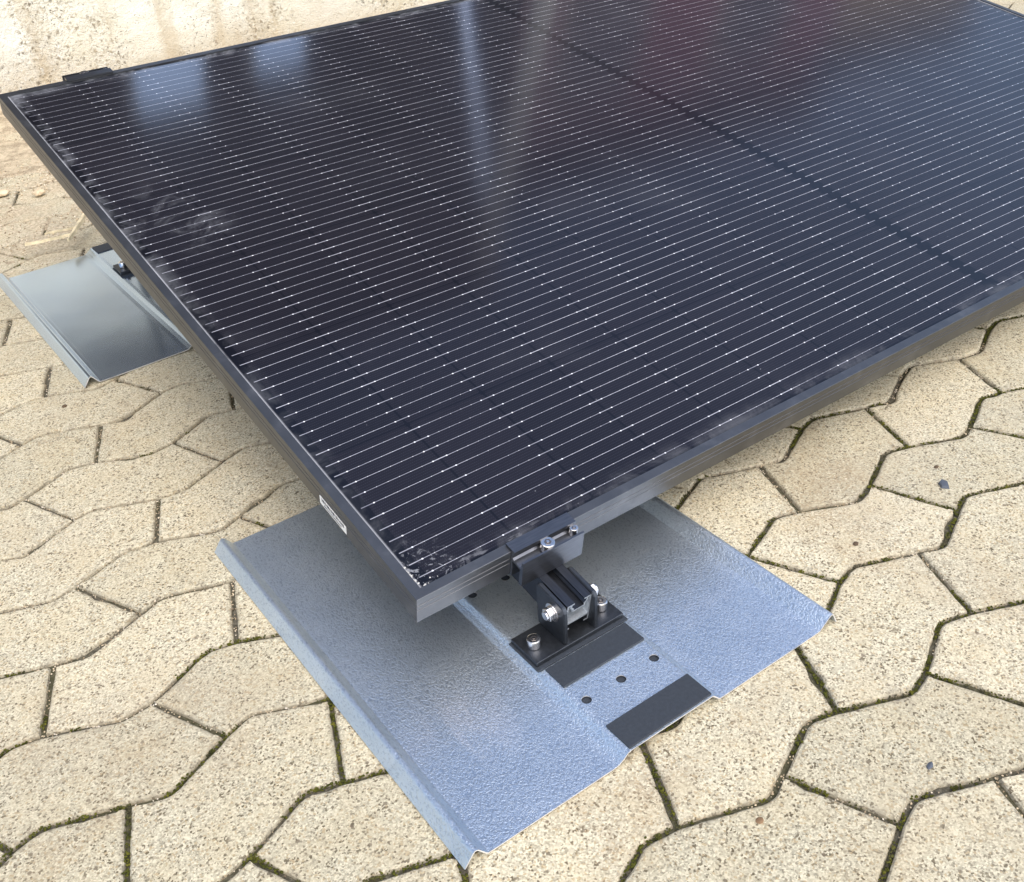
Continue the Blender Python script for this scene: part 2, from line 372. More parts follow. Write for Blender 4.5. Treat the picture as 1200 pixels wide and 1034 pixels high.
# ------------------------------------------------------------------ ground: block paving
NODE = [(501.4, -86.8), (528.4, -78.5), (590.0, -51.7), (619.5, -59.6), (503.6, -191.1), (565.4, -163.1), (591.8, -154.6), (657.5, -180.7)]
AX, BX, BY = 182.81, 4.61, -206.08
SEEN = {(0,-1,7):(653,26),(0,0,3):(622,-59),(0,0,1):(532,-78),(1,-1,5):(743,43),(1,-1,7):(832,23),(1,0,3):(799,-59),(1,0,1):(707,-80),(0,0,5):(564,-165),(-3,1,3):(72,-266),(-2,1,3):(256,-266),(-2,1,1):(170,-283),(-1,1,1):(348,-285),(-2,1,5):(204,-370),(-2,1,7):(296,-387),(-1,0,3):(440,-60),(-1,0,1):(345,-76),(-1,0,5):(384,-161),(-1,0,7):(477,-181),(-1,1,3):(442,-265),(-4,-3,3):(-124,557),(-4,-4,7):(-91,640),(-3,-3,1):(-33,534),(-3,-3,5):(-1,452),(-4,-3,1):(-215,537),(-4,-3,5):(-180,456),(-4,-3,7):(-90,430),(-4,-2,3):(-121,353),(-4,-2,1):(-215,336),(-3,-2,1):(-31,334),(-4,-2,5):(-174,250),(-4,-2,7):(-82,236),(-4,-1,3):(-115,149),(-5,-2,7):(-266,234),(-5,-1,3):(-299,150),(-4,-1,1):(-207,125),(-4,-1,5):(-169,44),(-5,-1,7):(-262,27),(-4,-1,7):(-78,24),(-4,0,3):(-112,-64),(-4,0,1):(-202,-81),(-3,-4,5):(0,665),(-4,-5,7):(-98,850),(-4,-4,3):(-128,769),(0,0,2):(593,-50),(0,0,0):(499,-89),(1,-1,4):(687,16),(1,-1,6):(775,53),(2,-1,4):(868,16),(1,0,2):(770,-51),(1,0,0):(683,-87),(0,0,6):(590,-154),(-3,1,2):(42,-261),(-2,1,2):(227,-258),(-2,1,0):(146,-293),(-1,1,0):(320,-293),(-2,1,6):(231,-361),(-1,0,2):(412,-50),(-1,0,6):(411,-154),(0,0,4):(502,-192),(-1,1,2):(410,-255),(-4,-3,2):(-157,565),(-3,-3,0):(-67,528),(-3,-3,2):(30,567),(-4,-3,6):(-157,461),(-3,-3,4):(-61,425),(-4,-2,2):(-155,358),(-4,-2,0):(-239,329),(-3,-2,0):(-57,324),(-4,-2,6):(-149,260),(-4,-1,2):(-143,155),(-3,-3,6):(32,463),(-4,-3,4):(-246,424),(-5,-1,2):(-326,155),(-4,-1,0):(-235,122),(-4,-1,4):(-231,15),(-5,-1,6):(-328,51),(-4,-2,4):(-234,225),(-4,-1,6):(-142,54),(-4,0,2):(-141,-53),(-4,-4,2):(-157,771)}
_cache = {}
def nd(i, j, k):
    key = (i, j, k)
    if key not in _cache:
        if key in SEEN: x, y = SEEN[key]
        else:
            r = random.Random(str(key))
            x = NODE[k][0] + AX*i + BX*j + r.uniform(-1.8, 1.8); y = NODE[k][1] + BY*j + r.uniform(-1.8, 1.8)
        _cache[key] = Vector((x/1000, y/1000))
    return _cache[key]
WALL_Y = 2.30

def outline(pts, round_idx, rng):
    """closed outline with rounded bends (round_idx) and small-radius corners, resampled"""
    n = len(pts); out = []
    for i in range(n):
        p0, p, p1 = pts[i-1], pts[i], pts[(i+1) % n]
        r = .009 if i in round_idx else .0030
        a = p + (p0-p).normalized()*min(r, (p0-p).length*.4); b = p + (p1-p).normalized()*min(r, (p1-p).length*.4)
        k = 4 if i in round_idx else 2
        for s in range(k+1):
            u = s/k; out.append(a*(1-u)**2 + p*2*u*(1-u) + b*u*u)
        # straight run to the next
        q0, q = pts[(i+1) % n], pts[(i+2) % n]
        rr = .009 if (i+1) % n in round_idx else .0030
        e = q0 + (p-q0).normalized()*min(rr, (p-q0).length*.4)
        L = (e-b).length; m = int(L/.008)
        for s in range(1, m): out.append(b.lerp(e, s/m))
    return out

pv_v, pv_f, pv_tone, pv_edge = [], [], [], []
def paver(pts, ri, key):
    c = sum(pts, Vector((0, 0)))/len(pts)
    if c.y > WALL_Y+.12 or c.y < -1.3 or c.x < -2.2 or c.x > 4.5: return
    rng = random.Random(str(key))
    o = outline(pts, ri, rng); n = len(o)
    area = sum(o[i].x*o[(i+1) % n].y - o[(i+1) % n].x*o[i].y for i in range(n)); sg = 1 if area > 0 else -1
    nrm = []
    for i in range(n):
        t = (o[(i+1) % n]-o[i-1]).normalized(); nrm.append(Vector((-t.y, t.x))*sg)
    base = len(pv_v); dz = rng.uniform(-.0006, .0006); tx = rng.uniform(-.004, .004); ty = rng.uniform(-.004, .004)
    tone = rng.random()
    rings = [(0, -.022, 1), (0, -.0040, 1), (.0006, -.0016, .9), (.0022, -.0003, .55), (.0055, 0., .0)]
    j0 = .0019 + rng.uniform(0, .0007)
    for ins, z, ed in rings:
        for i in range(n):
            q = o[i]
            w = j0 + (.0008*noise.noise(Vector((q.x*60, q.y*60, tone*9)))) + .0008*noise.noise(Vector((q.x*240, q.y*240, tone*9)))
            chip = max(0, noise.noise(Vector((q.x*28, q.y*28, 5+tone*7)))-.42)*.012
            w = max(w, .0006) + (chip if z < -.001 else chip*1.2)
            p = q + nrm[i]*(w+ins)
            pv_v.append((p.x, p.y, z+dz+(p.x-c.x)*tx+(p.y-c.y)*ty if z > -.02 else z)); pv_tone.append(tone); pv_edge.append(ed)
    for r in range(len(rings)-1):
        for i in range(n):
            a = base+r*n+i; b = base+r*n+(i+1) % n
            f = (a, b, b+n, a+n) if sg > 0 else (a+n, b+n, b, a)
            pv_f.append(f)
    last = base+(len(rings)-1)*n
    # the top: rings drawn in towards the middle, so that the face can dip and bulge a little
    prev = last
    for sc in (.86, .68, .46, .24):
        nb = len(pv_v)
        for i in range(n):
            x, y, z = pv_v[last+i]; x = c.x+(x-c.x)*sc; y = c.y+(y-c.y)*sc
            pv_v.append((x, y, dz+(x-c.x)*tx+(y-c.y)*ty+.0004*noise.noise(Vector((x*22, y*22, 1))))); pv_tone.append(tone); pv_edge.append(0.)
        for i in range(n):
            a, b = prev+i, prev+(i+1) % n; a2, b2 = nb+i, nb+(i+1) % n
            pv_f.append((a, b, b2, a2) if sg > 0 else (a2, b2, b, a))
        prev = nb
    ci = len(pv_v); pv_v.append((c.x, c.y, dz)); pv_tone.append(tone); pv_edge.append(0.)
    for i in range(n):
        a, b = prev+i, prev+(i+1) % n
        pv_f.append((a, b, ci) if sg > 0 else (b, a, ci))

for j in range(-13, 7):
    for i in range(-17, 26):
        A = [nd(i, j, 1), nd(i, j, 2), nd(i, j, 3), nd(i+1, j, 0), nd(i+1, j, 1), nd(i+1, j, 5), nd(i+1, j, 4), nd(i, j, 7), nd(i, j, 6), nd(i, j, 5)]
        paver(A, {1, 3, 6, 8}, ('A', i, j))
        B = [nd(i, j, 7), nd(i+1, j, 4), nd(i+1, j, 5), nd(i+1, j, 6), nd(i+1, j, 7), nd(i+1, j+1, 3), nd(i+1, j+1, 2), nd(i+1, j+1, 1), nd(i+1, j+1, 0), nd(i, j+1, 3)]
        paver(B, {1, 3, 6, 8}, ('B', i, j))
me = bpy.data.meshes.new('paving'); me.from_pydata(pv_v, [], pv_f); me.update()
for nm, arr in (('tone', pv_tone), ('edge', pv_edge)):
    at = me.attributes.new(nm, 'FLOAT', 'POINT'); at.data.foreach_set('value', arr)
pav = link('paving', me, MAT['paver']); tag(pav, kind='structure')

bm = bmesh.new()
v = [bm.verts.new(p) for p in ((-60, -60, -.0048), (60, -60, -.0048), (60, 60, -.0048), (-60, 60, -.0048))]
bm.faces.new(v); tag(obj('ground', bm, MAT['joint']), kind='structure')

# wave joints and cross joints as polylines for moss / grit
segs = []
for j in range(-12, 3):
    for i in range(-9, 14):
        segs += [(nd(i, j, 0), nd(i, j, 1)), (nd(i, j, 1), nd(i, j, 2)), (nd(i, j, 2), nd(i, j, 3)), (nd(i, j, 3), nd(i+1, j, 0)),
                 (nd(i, j, 4), nd(i, j, 5)), (nd(i, j, 5), nd(i, j, 6)), (nd(i, j, 6), nd(i, j, 7)), (nd(i, j, 7), nd(i+1, j, 4)),
                 (nd(i, j, 1), nd(i, j, 5)), (nd(i, j, 7), nd(i, j+1, 3))]
ICO = bmesh.new(); bmesh.ops.create_icosphere(ICO, subdivisions=1, radius=1)
IV = [v.co.copy() for v in ICO.verts]; IF = [tuple(v.index for v in f.verts) for f in ICO.faces]; ICO.free()
def blobs(name, items, mat):
    V, F = [], []
    for (x, y, z, r, h, rng) in items:
        b = len(V); rot = rng.uniform(0, 6.28); cs, sn = math.cos(rot), math.sin(rot)
        sx, sy = r*rng.uniform(.7, 1.3), r*rng.uniform(.7, 1.3)
        for q in IV:
            k = rng.uniform(.75, 1.2); a, c_ = q.x*sx*k, q.y*sy*k
            V.append((x+a*cs-c_*sn, y+a*sn+c_*cs, z+q.z*h*k))
        F += [tuple(b+i for i in f) for f in IF]
    me = bpy.data.meshes.new(name); me.from_pydata(V, [], F); me.update()
    return link(name, me, mat)
rng = random.Random(3)
moss, grit = [], []
for a, b in segs:
    L = (b-a).length; m = (a+b)/2
    if m.y > 1.4 or m.x > 2.3 or m.y < -.8: continue
    for s in range(int(L/.00085)):
        u = rng.random(); q = a.lerp(b, u)
        w = noise.noise(Vector((q.x*9, q.y*9, 2.3)))*.8 + noise.noise(Vector((q.x*38, q.y*38, 7)))*.6
        frontness = .28 if (q.x > .1 and q.y < -.14) else (.1 if q.y < 0 else (-.08 if q.y < .25 else -.42))
        if w + frontness > .06:
            off = rng.gauss(0, .0015); d = (b-a).normalized()
            moss.append((q.x-d.y*off, q.y+d.x*off, -.0032+rng.uniform(0, .0026), rng.uniform(.0006, .0014), rng.uniform(.0005, .0011), rng))
        elif rng.random() < .3:
            off = rng.gauss(0, .0014); d = (b-a).normalized()
            grit.append((q.x-d.y*off, q.y+d.x*off, -.0046+rng.uniform(0, .0026), rng.uniform(.0005, .0011), rng.uniform(.0005, .0009), rng))
# loose grains lying on the stones, thicker near the wall on the left
for _ in range(2600):
    x, y = rng.uniform(-.5, 1.6), rng.uniform(-.55, 1.2)
    if rng.random() < .35: grit.append((x, y, .0002, rng.uniform(.0004, .0011), rng.uniform(.0004, .0008), rng))
for _ in range(5200):
    x, y = rng.gauss(.02, .2), rng.uniform(1.22, 2.27)
    if noise.noise(Vector((x*6, y*6, 4))) + rng.uniform(-.25, .25) > -.02:
        grit.append((x, y, .001, rng.uniform(.0008, .0024), rng.uniform(.0007, .0018), rng))
tag(blobs('moss', moss, MAT['moss']), kind='stuff', label='olive green moss growing in the joints of the paving', cat='moss')
tag(blobs('grit', grit, MAT['grit']), kind='stuff', label='loose sand grains lying on the paving stones and in their joints', cat='grit')

# soil drifts on the left by the wall
bm = bmesh.new(); gx, gy = 110, 130
grid = {}
for iy in range(gy+1):
    for ix in range(gx+1):
        x = -.55+ix*.0125; y = 1.18+iy*.00875
        h = noise.fractal(Vector((x*7, y*7, 1.1)), .8, 2.2, 4)*.010 + noise.noise(Vector((x*60, y*60, 3)))*.0016
        h += .0075*min(1, max(0, (y-1.25)/.7)) - .0060
        h += .010*max(0, (y-2.12)/.18)
        h -= .03*max(0, 1-(y-1.18)/.08)
        if x > -.12: h -= .014*max(0, min(1, (1.262-y)/.03))
        grid[ix, iy] = bm.verts.new((x, y, h))
for iy in range(gy):
    for ix in range(gx):
        q = [grid[ix, iy], grid[ix+1, iy], grid[ix+1, iy+1], grid[ix, iy+1]]
        if max(v.co.z for v in q) > -.006: bm.faces.new(q)
bmesh.ops.delete(bm, geom=[v for v in bm.verts if not v.link_faces], context='VERTS')
tag(obj('dry_soil', bm, MAT['sand'], smooth=True), kind='stuff', label='dry sandy soil spilled over the paving beside the concrete wall', cat='soil')

# ------------------------------------------------------------------ concrete wall
bm = bmesh.new()
NX, NZ = 260, 46; g = {}
for iz in range(NZ+1):
    for ix in range(NX+1):
        x = -2.2+ix*6.4/NX; z = -.02+iz*.62/NZ
        d = noise.fractal(Vector((x*5, z*5, 8)), .9, 2, 4)*.006
        g[ix, iz] = bm.verts.new((x, WALL_Y-d, z))
for iz in range(NZ):
    for ix in range(NX): bm.faces.new((g[ix, iz], g[ix+1, iz], g[ix+1, iz+1], g[ix, iz+1]))
back = [bm.verts.new((p.co.x, WALL_Y+.25, p.co.z)) for p in (g[0, 0], g[NX, 0], g[NX, NZ], g[0, NZ])]
bm.faces.new(back)
bm.faces.new([g[i, NZ] for i in range(NX+1)] + [back[2], back[3]])
bm.faces.new([g[0, i] for i in range(NZ+1)] + [back[3], back[0]]); bm.faces.new([g[NX, i] for i in range(NZ+1)] + [back[2], back[1]])
tag(obj('concrete_wall', bm, MAT['wall'], smooth=False), 'rough pale cream concrete wall with exposed pebbles behind the solar panel', 'wall')

# ------------------------------------------------------------------ plate (standing-seam roof plate)
def plate_profile():
    base = [(-.0775, .0004), (-.0690, .0115), (-.0672, .0130), (-.0652, .0122), (-.0585, .0028), (-.0565, .0013), (-.05, .0010)]
    base += [(.068, .0010), (.0735, .0016), (.0790, .0050), (.0838, .0092), (.0875, .0100)]
    base += [(.1770, .0100), (.1790, .0095), (.1862, .0018), (.1885, .0010)]
    base += [(.3090, .0010), (.3150, .0016), (.3270, .0118), (.3293, .0130), (.3312, .0122), (.3368, .0004)]
    return base

def make_plate(y0, y1, holes, mat, parent, warp=0):
    prof = plate_profile(); th = .0011; bm = bmesh.new()
    # densify the wide spans
    pr = [prof[0]]
    for a, b in zip(prof, prof[1:]):
        m = max(1, int((b[0]-a[0])/.02)); L_ = math.dist(a, b)
        us = [s/m for s in range(1, m+1)]
        if L_ > .004: us = sorted(set([.0009/L_, 1-.0009/L_] + us))
        for u in us: s, m = u, 1; pr.append((a[0]+(b[0]-a[0])*s/m, a[1]+(b[1]-a[1])*s/m))
    ny = 24; top, bot = [], []
    nr = []
    for i in range(len(pr)):
        a = pr[max(0, i-1)]; b = pr[min(len(pr)-1, i+1)]
        t = Vector((b[0]-a[0], b[1]-a[1])).normalized(); nr.append((-t.y, t.x))
    for k in range(ny+1):
        y = y0+(y1-y0)*k/ny
        rt, rb = [], []
        for (x, z), (nx, nz) in zip(pr, nr):
            wz = warp*noise.noise(Vector((x*5, y*5, 3)))
            if x < -.06 or x > .32: wz = 0
            rb.append(bm.verts.new((x, y, z+max(wz, 0)))); rt.append(bm.verts.new((x+nx*th, y, z+nz*th+max(wz, 0))))
        top.append(rt); bot.append(rb)
    n = len(pr)
    for k in range(ny):
        for i in range(n-1):
            bm.faces.new((top[k][i], top[k][i+1], top[k+1][i+1], top[k+1][i]))
            bm.faces.new((bot[k][i], bot[k+1][i], bot[k+1][i+1], bot[k][i+1]))
    cutf = []
    for k in range(ny):
        cutf.append(bm.faces.new((top[k][0], top[k+1][0], bot[k+1][0], bot[k][0])))
        cutf.append(bm.faces.new((top[k][-1], bot[k][-1], bot[k+1][-1], top[k+1][-1])))
    for i in range(n-1):
        cutf.append(bm.faces.new((top[0][i], bot[0][i], bot[0][i+1], top[0][i+1])))
        cutf.append(bm.faces.new((top[-1][i], top[-1][i+1], bot[-1][i+1], bot[-1][i])))
    for f in bm.faces: f.material_index = 0; f.smooth = True
    for f in cutf: f.material_index = 1; f.smooth = False
    o = obj('sheet', bm, [mat, MAT['cut']], parent)
    o.data.set_sharp_from_angle(angle=R(60))
    cb = bmesh.new()
    for hx, hy in holes: cyl(cb, (hx, hy, .004), (0, 0, 1), .0046, .02, 28)
    cut = obj('cutter', cb, MAT['cut'])
    md = o.modifiers.new('b', 'BOOLEAN'); md.object = cut; md.operation = 'DIFFERENCE'; md.solver = 'EXACT'
    dg = bpy.context.evaluated_depsgraph_get(); dg.update()
    nm = bpy.data.meshes.new_from_object(o.evaluated_get(dg)); o.modifiers.clear(); o.data = nm
    bpy.data.objects.remove(cut)
    return o

def pad(parent, x0, x1, y0, y1, z=.0111):
    bm = bmesh.new(); box(bm, x0, x1, y0, y1, z+.00005, z+.0022, .0004)
    return obj('rubber_strip', bm, MAT['rubber'], parent)

G_PL = 'galvanised roof plates under the solar panel'
plate1 = empty('roof_plate', 'embossed bluish galvanised steel plate in front, under the near corner of the solar panel', 'metal plate', (0, 0, .0003), 0, G_PL)
H1 = [(.0925, -.131), (.131, -.1315), (.170, -.131), (.0915, .044), (.131, .044), (.1705, .044)]
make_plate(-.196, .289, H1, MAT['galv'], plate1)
pad(plate1, .0860, .1785, -.1945, -.1645); pad(plate1, .0855, .1785, -.1085, -.0815); 
pad(plate1, .0855, .1785, .25, .28)
plate2 = empty('roof_plate', 'smooth grey galvanised steel plate at the left, behind the short side of the solar panel', 'metal plate', (0, .75, .0003), R(.9), G_PL)
bm = bmesh.new(); box(bm, .0835, .1815, -.150, -.118, .0008, .0085); obj('dark_hole_backing', bm, MAT['rubber'], plate1)  # black blocks added under the holes, standing in for the shade of the hollow
bm = bmesh.new(); box(bm, .0835, .1815, .030, .060, .0008, .0085); obj('dark_hole_backing', bm, MAT['rubber'], plate1)
H2 = [(.096, .393), (.137, .393), (.170, .393), (.093, .22), (.133, .22)]
make_plate(0., .466, H2, MAT['galv_smooth'], plate2, .0015)
bm = bmesh.new(); box(bm, .0835, .1815, .378, .408, .0008, .0085); obj('dark_hole_backing', bm, MAT['rubber'], plate2)  # same added black block, makes the holes of this plate look dark
pad(plate2, .0865, .178, .432, .464); pad(plate2, .0865, .178, .004, .034)

# ------------------------------------------------------------------ panel frame of reference
PM = Matrix(((0.99990285, -0.00856048, 0.01100036, .0011), (0.01050798, 0.98146095, -0.19137393, -.0198), (-0.00915817, 0.19147093, 0.98145556, .1017), (0, 0, 0, 1)))
def panel_space(name, label, cat, group=None):
    o = empty(name, label, cat, group=group); o.matrix_world = PM; return o

L, W, T = 1.722, 1.134, .030
sp = panel_space('solar_panel', 'large black solar panel with fine silver wires, tilted above the paving', 'solar panel')
def bar(p0, p1, inward):
    """mitred frame bar; p0->p1 along the outer edge, inward = unit vector to the inside"""
    d = (p1-p0).normalized(); ln = (p1-p0).length
    # profile (w inward, z): top lip 10 mm, side with two grooves, bottom flange 25 mm
    pr = [(0.0004, 0), (.0100, 0), (.0100, -.0016), (.0018, -.0016), (.0018, -.0284), (.024, -.0284), (.024, -.030), (0, -.030),
          (0, -.0152), (.0006, -.0149), (.0006, -.0143), (0, -.0140), (0, -.0092), (.0006, -.0089), (.0006, -.0083), (0, -.0080), (0, -.0004)]
    bm = bmesh.new(); a, b = [], []
    for w, z in pr:
        q = p0 + inward*w + d*w; a.append(bm.verts.new((q.x, q.y, z)))
        q = p1 + inward*w - d*w; b.append(bm.verts.new((q.x, q.y, z)))
    n = len(pr); bm.faces.new(a); bm.faces.new(list(reversed(b)))
    for i in range(n): bm.faces.new((a[i], b[i], b[(i+1) % n], a[(i+1) % n]))
    return obj('frame_bar', bm, MAT['frame'], sp)
cs = [Vector((0, 0)), Vector((L, 0)), Vector((L, W)), Vector((0, W))]
ins = [Vector((0, 1)), Vector((-1, 0)), Vector((0, -1)), Vector((1, 0))]
for k in range(4): bar(cs[k], cs[(k+1) % 4], ins[k])
bm = bmesh.new(); box(bm, .0022, L-.0022, .0022, W-.0022, -.0068, -.0020)
gl = obj('glass', bm, MAT['panel'], sp)
bm = bmesh.new(); box(bm, .02, L-.02, .02, W-.02, -.0082, -.0070); obj('backsheet', bm, MAT['backsheet'], sp)
for xx in (.43, .861, 1.29):
    bm = bmesh.new(); box(bm, xx-.03, xx+.03, .54, .59, -.024, -.0084, .003); obj('junction_box', bm, MAT['backsheet'], sp)
# inventory sticker on the left side
bm = bmesh.new(); box(bm, -.0003, .0001, .121, .171, -.0272, -.0172); st = obj('sticker', bm, MAT['sticker'], sp)
bm = bmesh.new(); r5 = random.Random(5); yy = .1245
while yy < .1675:
    w = r5.choice((.0004, .0007, .0011)); box(bm, -.0005, -.00035, yy, yy+w, -.0218, -.0180); yy += w+r5.choice((.0005, .0008, .0012))
yy = .130
while yy < .162:
    box(bm, -.0005, -.00035, yy, yy+.0011, -.0256, -.0236); yy += .0021
obj('barcode', bm, MAT['ink'], st)
# white crumbs stuck in the corner of the frame
bm = bmesh.new(); r6 = random.Random(9)
for _ in range(26):
    if r6.random() < .7: x, y = .0105+abs(r6.gauss(0, .0010)), .010+r6.uniform(0, .028)
    else: x, y = .012+abs(r6.gauss(0, .012)), .0112+abs(r6.gauss(0, .006))
    s_ = r6.uniform(.0004, .0014)
    m4 = Matrix.Translation((x, y, -.0018)) @ Matrix.Rotation(r6.uniform(0, 3), 4, 'Z') @ Matrix.Diagonal((s_*r6.uniform(.6, 2), s_, s_*.35, 1))
    bmesh.ops.create_icosphere(bm, subdivisions=1, radius=1, matrix=m4)
tag(obj('crumbs', bm, MAT['dirt'], sp), kind='stuff')

# ------------------------------------------------------------------ mounting rail (panel frame)
def rail_pt(u, v, d): return (.1335+u, d, -.0303+v)
rail = panel_space('mounting_rail', 'black slotted aluminium rail with a bare cut end poking out under the near clamp', 'rail')
prof_out = [(-14, 0), (-5.5, 0), (-5.5, -1.8), (-8.2, -1.8), (-8.2, -4.6), (-5.6, -7.2), (-5.6, -9.6), (5.6, -9.6), (5.6, -7.2), (8.2, -4.6), (8.2, -1.8), (5.5, -1.8), (5.5, 0), (14, 0),
            (14, -35), (8.5, -35), (8.5, -33), (12.2, -33), (12.2, -27.5), (-12.2, -27.5), (-12.2, -33), (-8.5, -33), (-8.5, -35), (-14, -35)]
hole = [(-12.2, -11.4), (-9.8, -11.4), (-7.4, -11.4), (7.4, -11.4), (9.8, -11.4), (12.2, -11.4), (12.2, -25.8), (-12.2, -25.8)]
hole_l = [(-12.2, -1.8), (-10, -1.8), (-10, -5.4), (-7.5, -8), (-7.5, -11.4), (-12.2, -11.4)]
# walls as plain extrusions of the outline + inner hole, end face filled between them
bm = bmesh.new()
def ring(pts, d): return [bm.verts.new(rail_pt(u/1000, v/1000, d)) for u, v in pts]
Y0, Y1 = -.060, 1.165
inner = [(-12.2, -1.8), (-10, -1.8), (-10, -5.4), (-7.4, -8.0), (-7.4, -11.4), (7.4, -11.4), (7.4, -8.0), (10, -5.4), (10, -1.8), (12.2, -1.8), (12.2, -25.8), (-12.2, -25.8)]
o0, o1 = ring(prof_out, Y0), ring(prof_out, Y1); i0, i1 = ring(inner, Y0), ring(inner, Y1)
for A_, B_, mi in ((o0, o1, 0), (i0, i1, 1)):
    n = len(A_)
    for i in range(n):
        f = bm.faces.new((A_[i], B_[i], B_[(i+1) % n], A_[(i+1) % n])); f.material_index = mi
for A_, I_ in ((o0, i0), (o1, i1)):
    es = []
    for X_ in (A_, I_):
        for i in range(len(X_)):
            e = bm.edges.get((X_[i], X_[(i+1) % len(X_)])); es.append(e)
    r_ = bmesh.ops.triangle_fill(bm, use_beauty=True, use_dissolve=False, edges=es)
    for f in r_['geom']:
        if isinstance(f, bmesh.types.BMFace): f.material_index = 1
obj('rail_profile', bm, [MAT['railblack'], MAT['alu']], rail)

# ------------------------------------------------------------------ end clamps (panel frame)
def socket_bolt(parent, c, axis, r, h, name='bolt'):
    b = bmesh.new(); cyl(b, c, axis, r, h, 28, bev=r*.14)
    bo = obj(name, b, MAT['inox'], parent)
    b = bmesh.new(); ax = Vector(axis).normalized()
    cyl(b, Vector(c)+ax*(h-.0001), axis, r*.52, .0004, 6)
    obj('socket', b, MAT['inoxdark'], bo)
    b = bmesh.new(); cyl(b, Vector(c)+ax*(h+.0001), axis, r*.2, .0006, 12); obj('pin', b, MAT['inox'], bo)
    return bo

def make_clamp(name, label):
    """local: x along the edge, y outward from the panel edge, z from the panel top"""
    e = empty(name, label, 'clamp', group='end clamps on the long sides of the panel')
    b = bmesh.new()
    pr = [(-.0085, .0006), (-.0085, .0030), (.0050, .0030), (.0050, -.0010), (.0028, -.0025), (.0028, -.0060), (.0050, -.0075), (.0155, -.0085),
          (.0160, .0000), (.0180, .0000), (.0182, -.0300), (.0140, -.0300), (.0140, -.0110), (.0030, -.0100), (.0030, -.0296), (.0006, -.0296), (.0006, .0006)]
    extrude_poly(b, pr, -.035, .035, lambda u, v, d: (d, u, v))
    obj('clamp_body', b, MAT['clampm'], e)
    socket_bolt(e, (-.003, .0100, -.0072), (0, 0, 1), .0068, .0092)
    socket_bolt(e, (.029, .0085, -.0078), (0, 0, 1), .0042, .0085, 'pin_screw')
    return e
cl = make_clamp('end_clamp', 'black clamp with a steel socket bolt, gripping the near long edge of the panel')
cl.matrix_world = PM @ Matrix.Translation((.134, 0, 0)) @ Matrix.Diagonal((1, -1, 1, 1))
# mirrored scale avoided: rotate instead
cl.matrix_world = PM @ Matrix.Translation((.1345, 0, 0)) @ Matrix.Rotation(math.pi, 4, 'Z')
for ch in cl.children:
    if ch.name.startswith('bolt'): ch.location.x = .0045
    if ch.name.startswith('pin_screw'): ch.location.x = -.0590
cl2 = make_clamp('end_clamp', 'black clamp on the far long edge of the panel, in front of the concrete wall')
cl2.matrix_world = PM @ Matrix.Translation((.1350, W, 0))

# ------------------------------------------------------------------ brackets
def make_bracket(loc, label, tall=0):
    e = empty('mounting_bracket', label, 'bracket', loc, group='brackets bolted on the plates')
    b = bmesh.new(); box(b, -.0525, .0525, -.0235, .0215, 0, .0020, .0003); obj('gasket', b, MAT['rubber'], e)
    b = bmesh.new(); box(b, -.0505, .0505, -.0195, .0205, .0021, .0070, .0006); obj('base_plate', b, MAT['bracket'], e)
    for sx in (-1, 1):
        b = bmesh.new()
        pr = [(-.0170, .0071), (-.0190, .0460), (-.0160, .0500), (.0180, .0560), (.0220, .0530), (.0225, .0071)]
        if tall: pr = [(-.0170, .0071), (-.0170, tall), (.0180, tall+.007), (.0225, .0071)]
        xi, xo = (.0150, .0196)
        extrude_poly(b, pr, sx*xi, sx*xo, lambda u, v, d: (d+.002, u, v))
        bmesh.ops.bevel(b, geom=list(b.edges), offset=.0007, segments=2, affect='EDGES')
        obj('ear', b, MAT['bracket'], e)
        b = bmesh.new()
        zc = tall-.012 if tall else .0380
        yc = .0 if tall else -.0030
        cyl(b, (.002+sx*.0197, yc, zc), (sx, 0, 0), .0092, .0016, 28)
        w = obj('washer', b, MAT['inox'], e)
        b = bmesh.new(); cyl(b, (.002+sx*.0214, yc, zc), (sx, 0, 0), .0070, .0060, 6, bev=.0006)
        nt = obj('bolt', b, MAT['inox'], e)
        b = bmesh.new(); cyl(b, (.002+sx*.0275, yc, zc), (sx, 0, 0), .0044, .0020, 20, bev=.0005); obj('thread_end', b, MAT['inox'], nt)
        socket_bolt(e, (sx*.0390, .0000, .0071), (0, 0, 1), .0066, .0092)
    return e
make_bracket((.1315, -.0560, .0114), 'black bracket with two upright ears holding the rail end, bolted on the near plate')
make_bracket((.1300, 1.0770, .0114), 'black bracket base on the smooth left plate, half hidden behind the panel side', tall=.262)

# ------------------------------------------------------------------ small loose things
def splinter(name, p0, p1, w, h, label):
    b = bmesh.new(); rr = random.Random(label); n = 7; d = (Vector(p1)-Vector(p0)); s = Vector((-d.y, d.x, 0)).normalized()
    rows = []
    for k in range(n+1):
        u = k/n; c = Vector(p0)+d*u + s*rr.uniform(-.0015, .0015)
        ww = w*(1-.6*abs(2*u-1)**2)*rr.uniform(.8, 1.1)
        rows.append([b.verts.new(c+s*ww/2), b.verts.new(c-s*ww/2), b.verts.new(c-s*ww/2*.6+Vector((0, 0, h))), b.verts.new(c+s*ww/2*.6+Vector((0, 0, h*rr.uniform(.7, 1.1))))])
    for a, c in zip(rows, rows[1:]):
        for i in range(4): b.faces.new((a[i], a[(i+1) % 4], c[(i+1) % 4], c[i]))
    b.faces.new(rows[0]); b.faces.new(list(reversed(rows[-1])))
    return tag(obj(name, b, MAT['wood']), label, 'wood splinter', 'wood splinters on the soil')
splinter('wood_splinter', (-.012, 1.290, .022), (.068, 1.268, .024), .008, .004, 'long thin pale wood splinter lying flat on the soil, left of the other')
splinter('wood_splinter', (.052, 1.245, .024), (.112, 1.335, .034), .011, .005, 'pale wood splinter leaning diagonally beside the panel side')
splinter('wood_splinter', (.030, 1.322, .020), (.078, 1.307, .022), .006, .003, 'short thin wood splinter behind the two bigger ones')

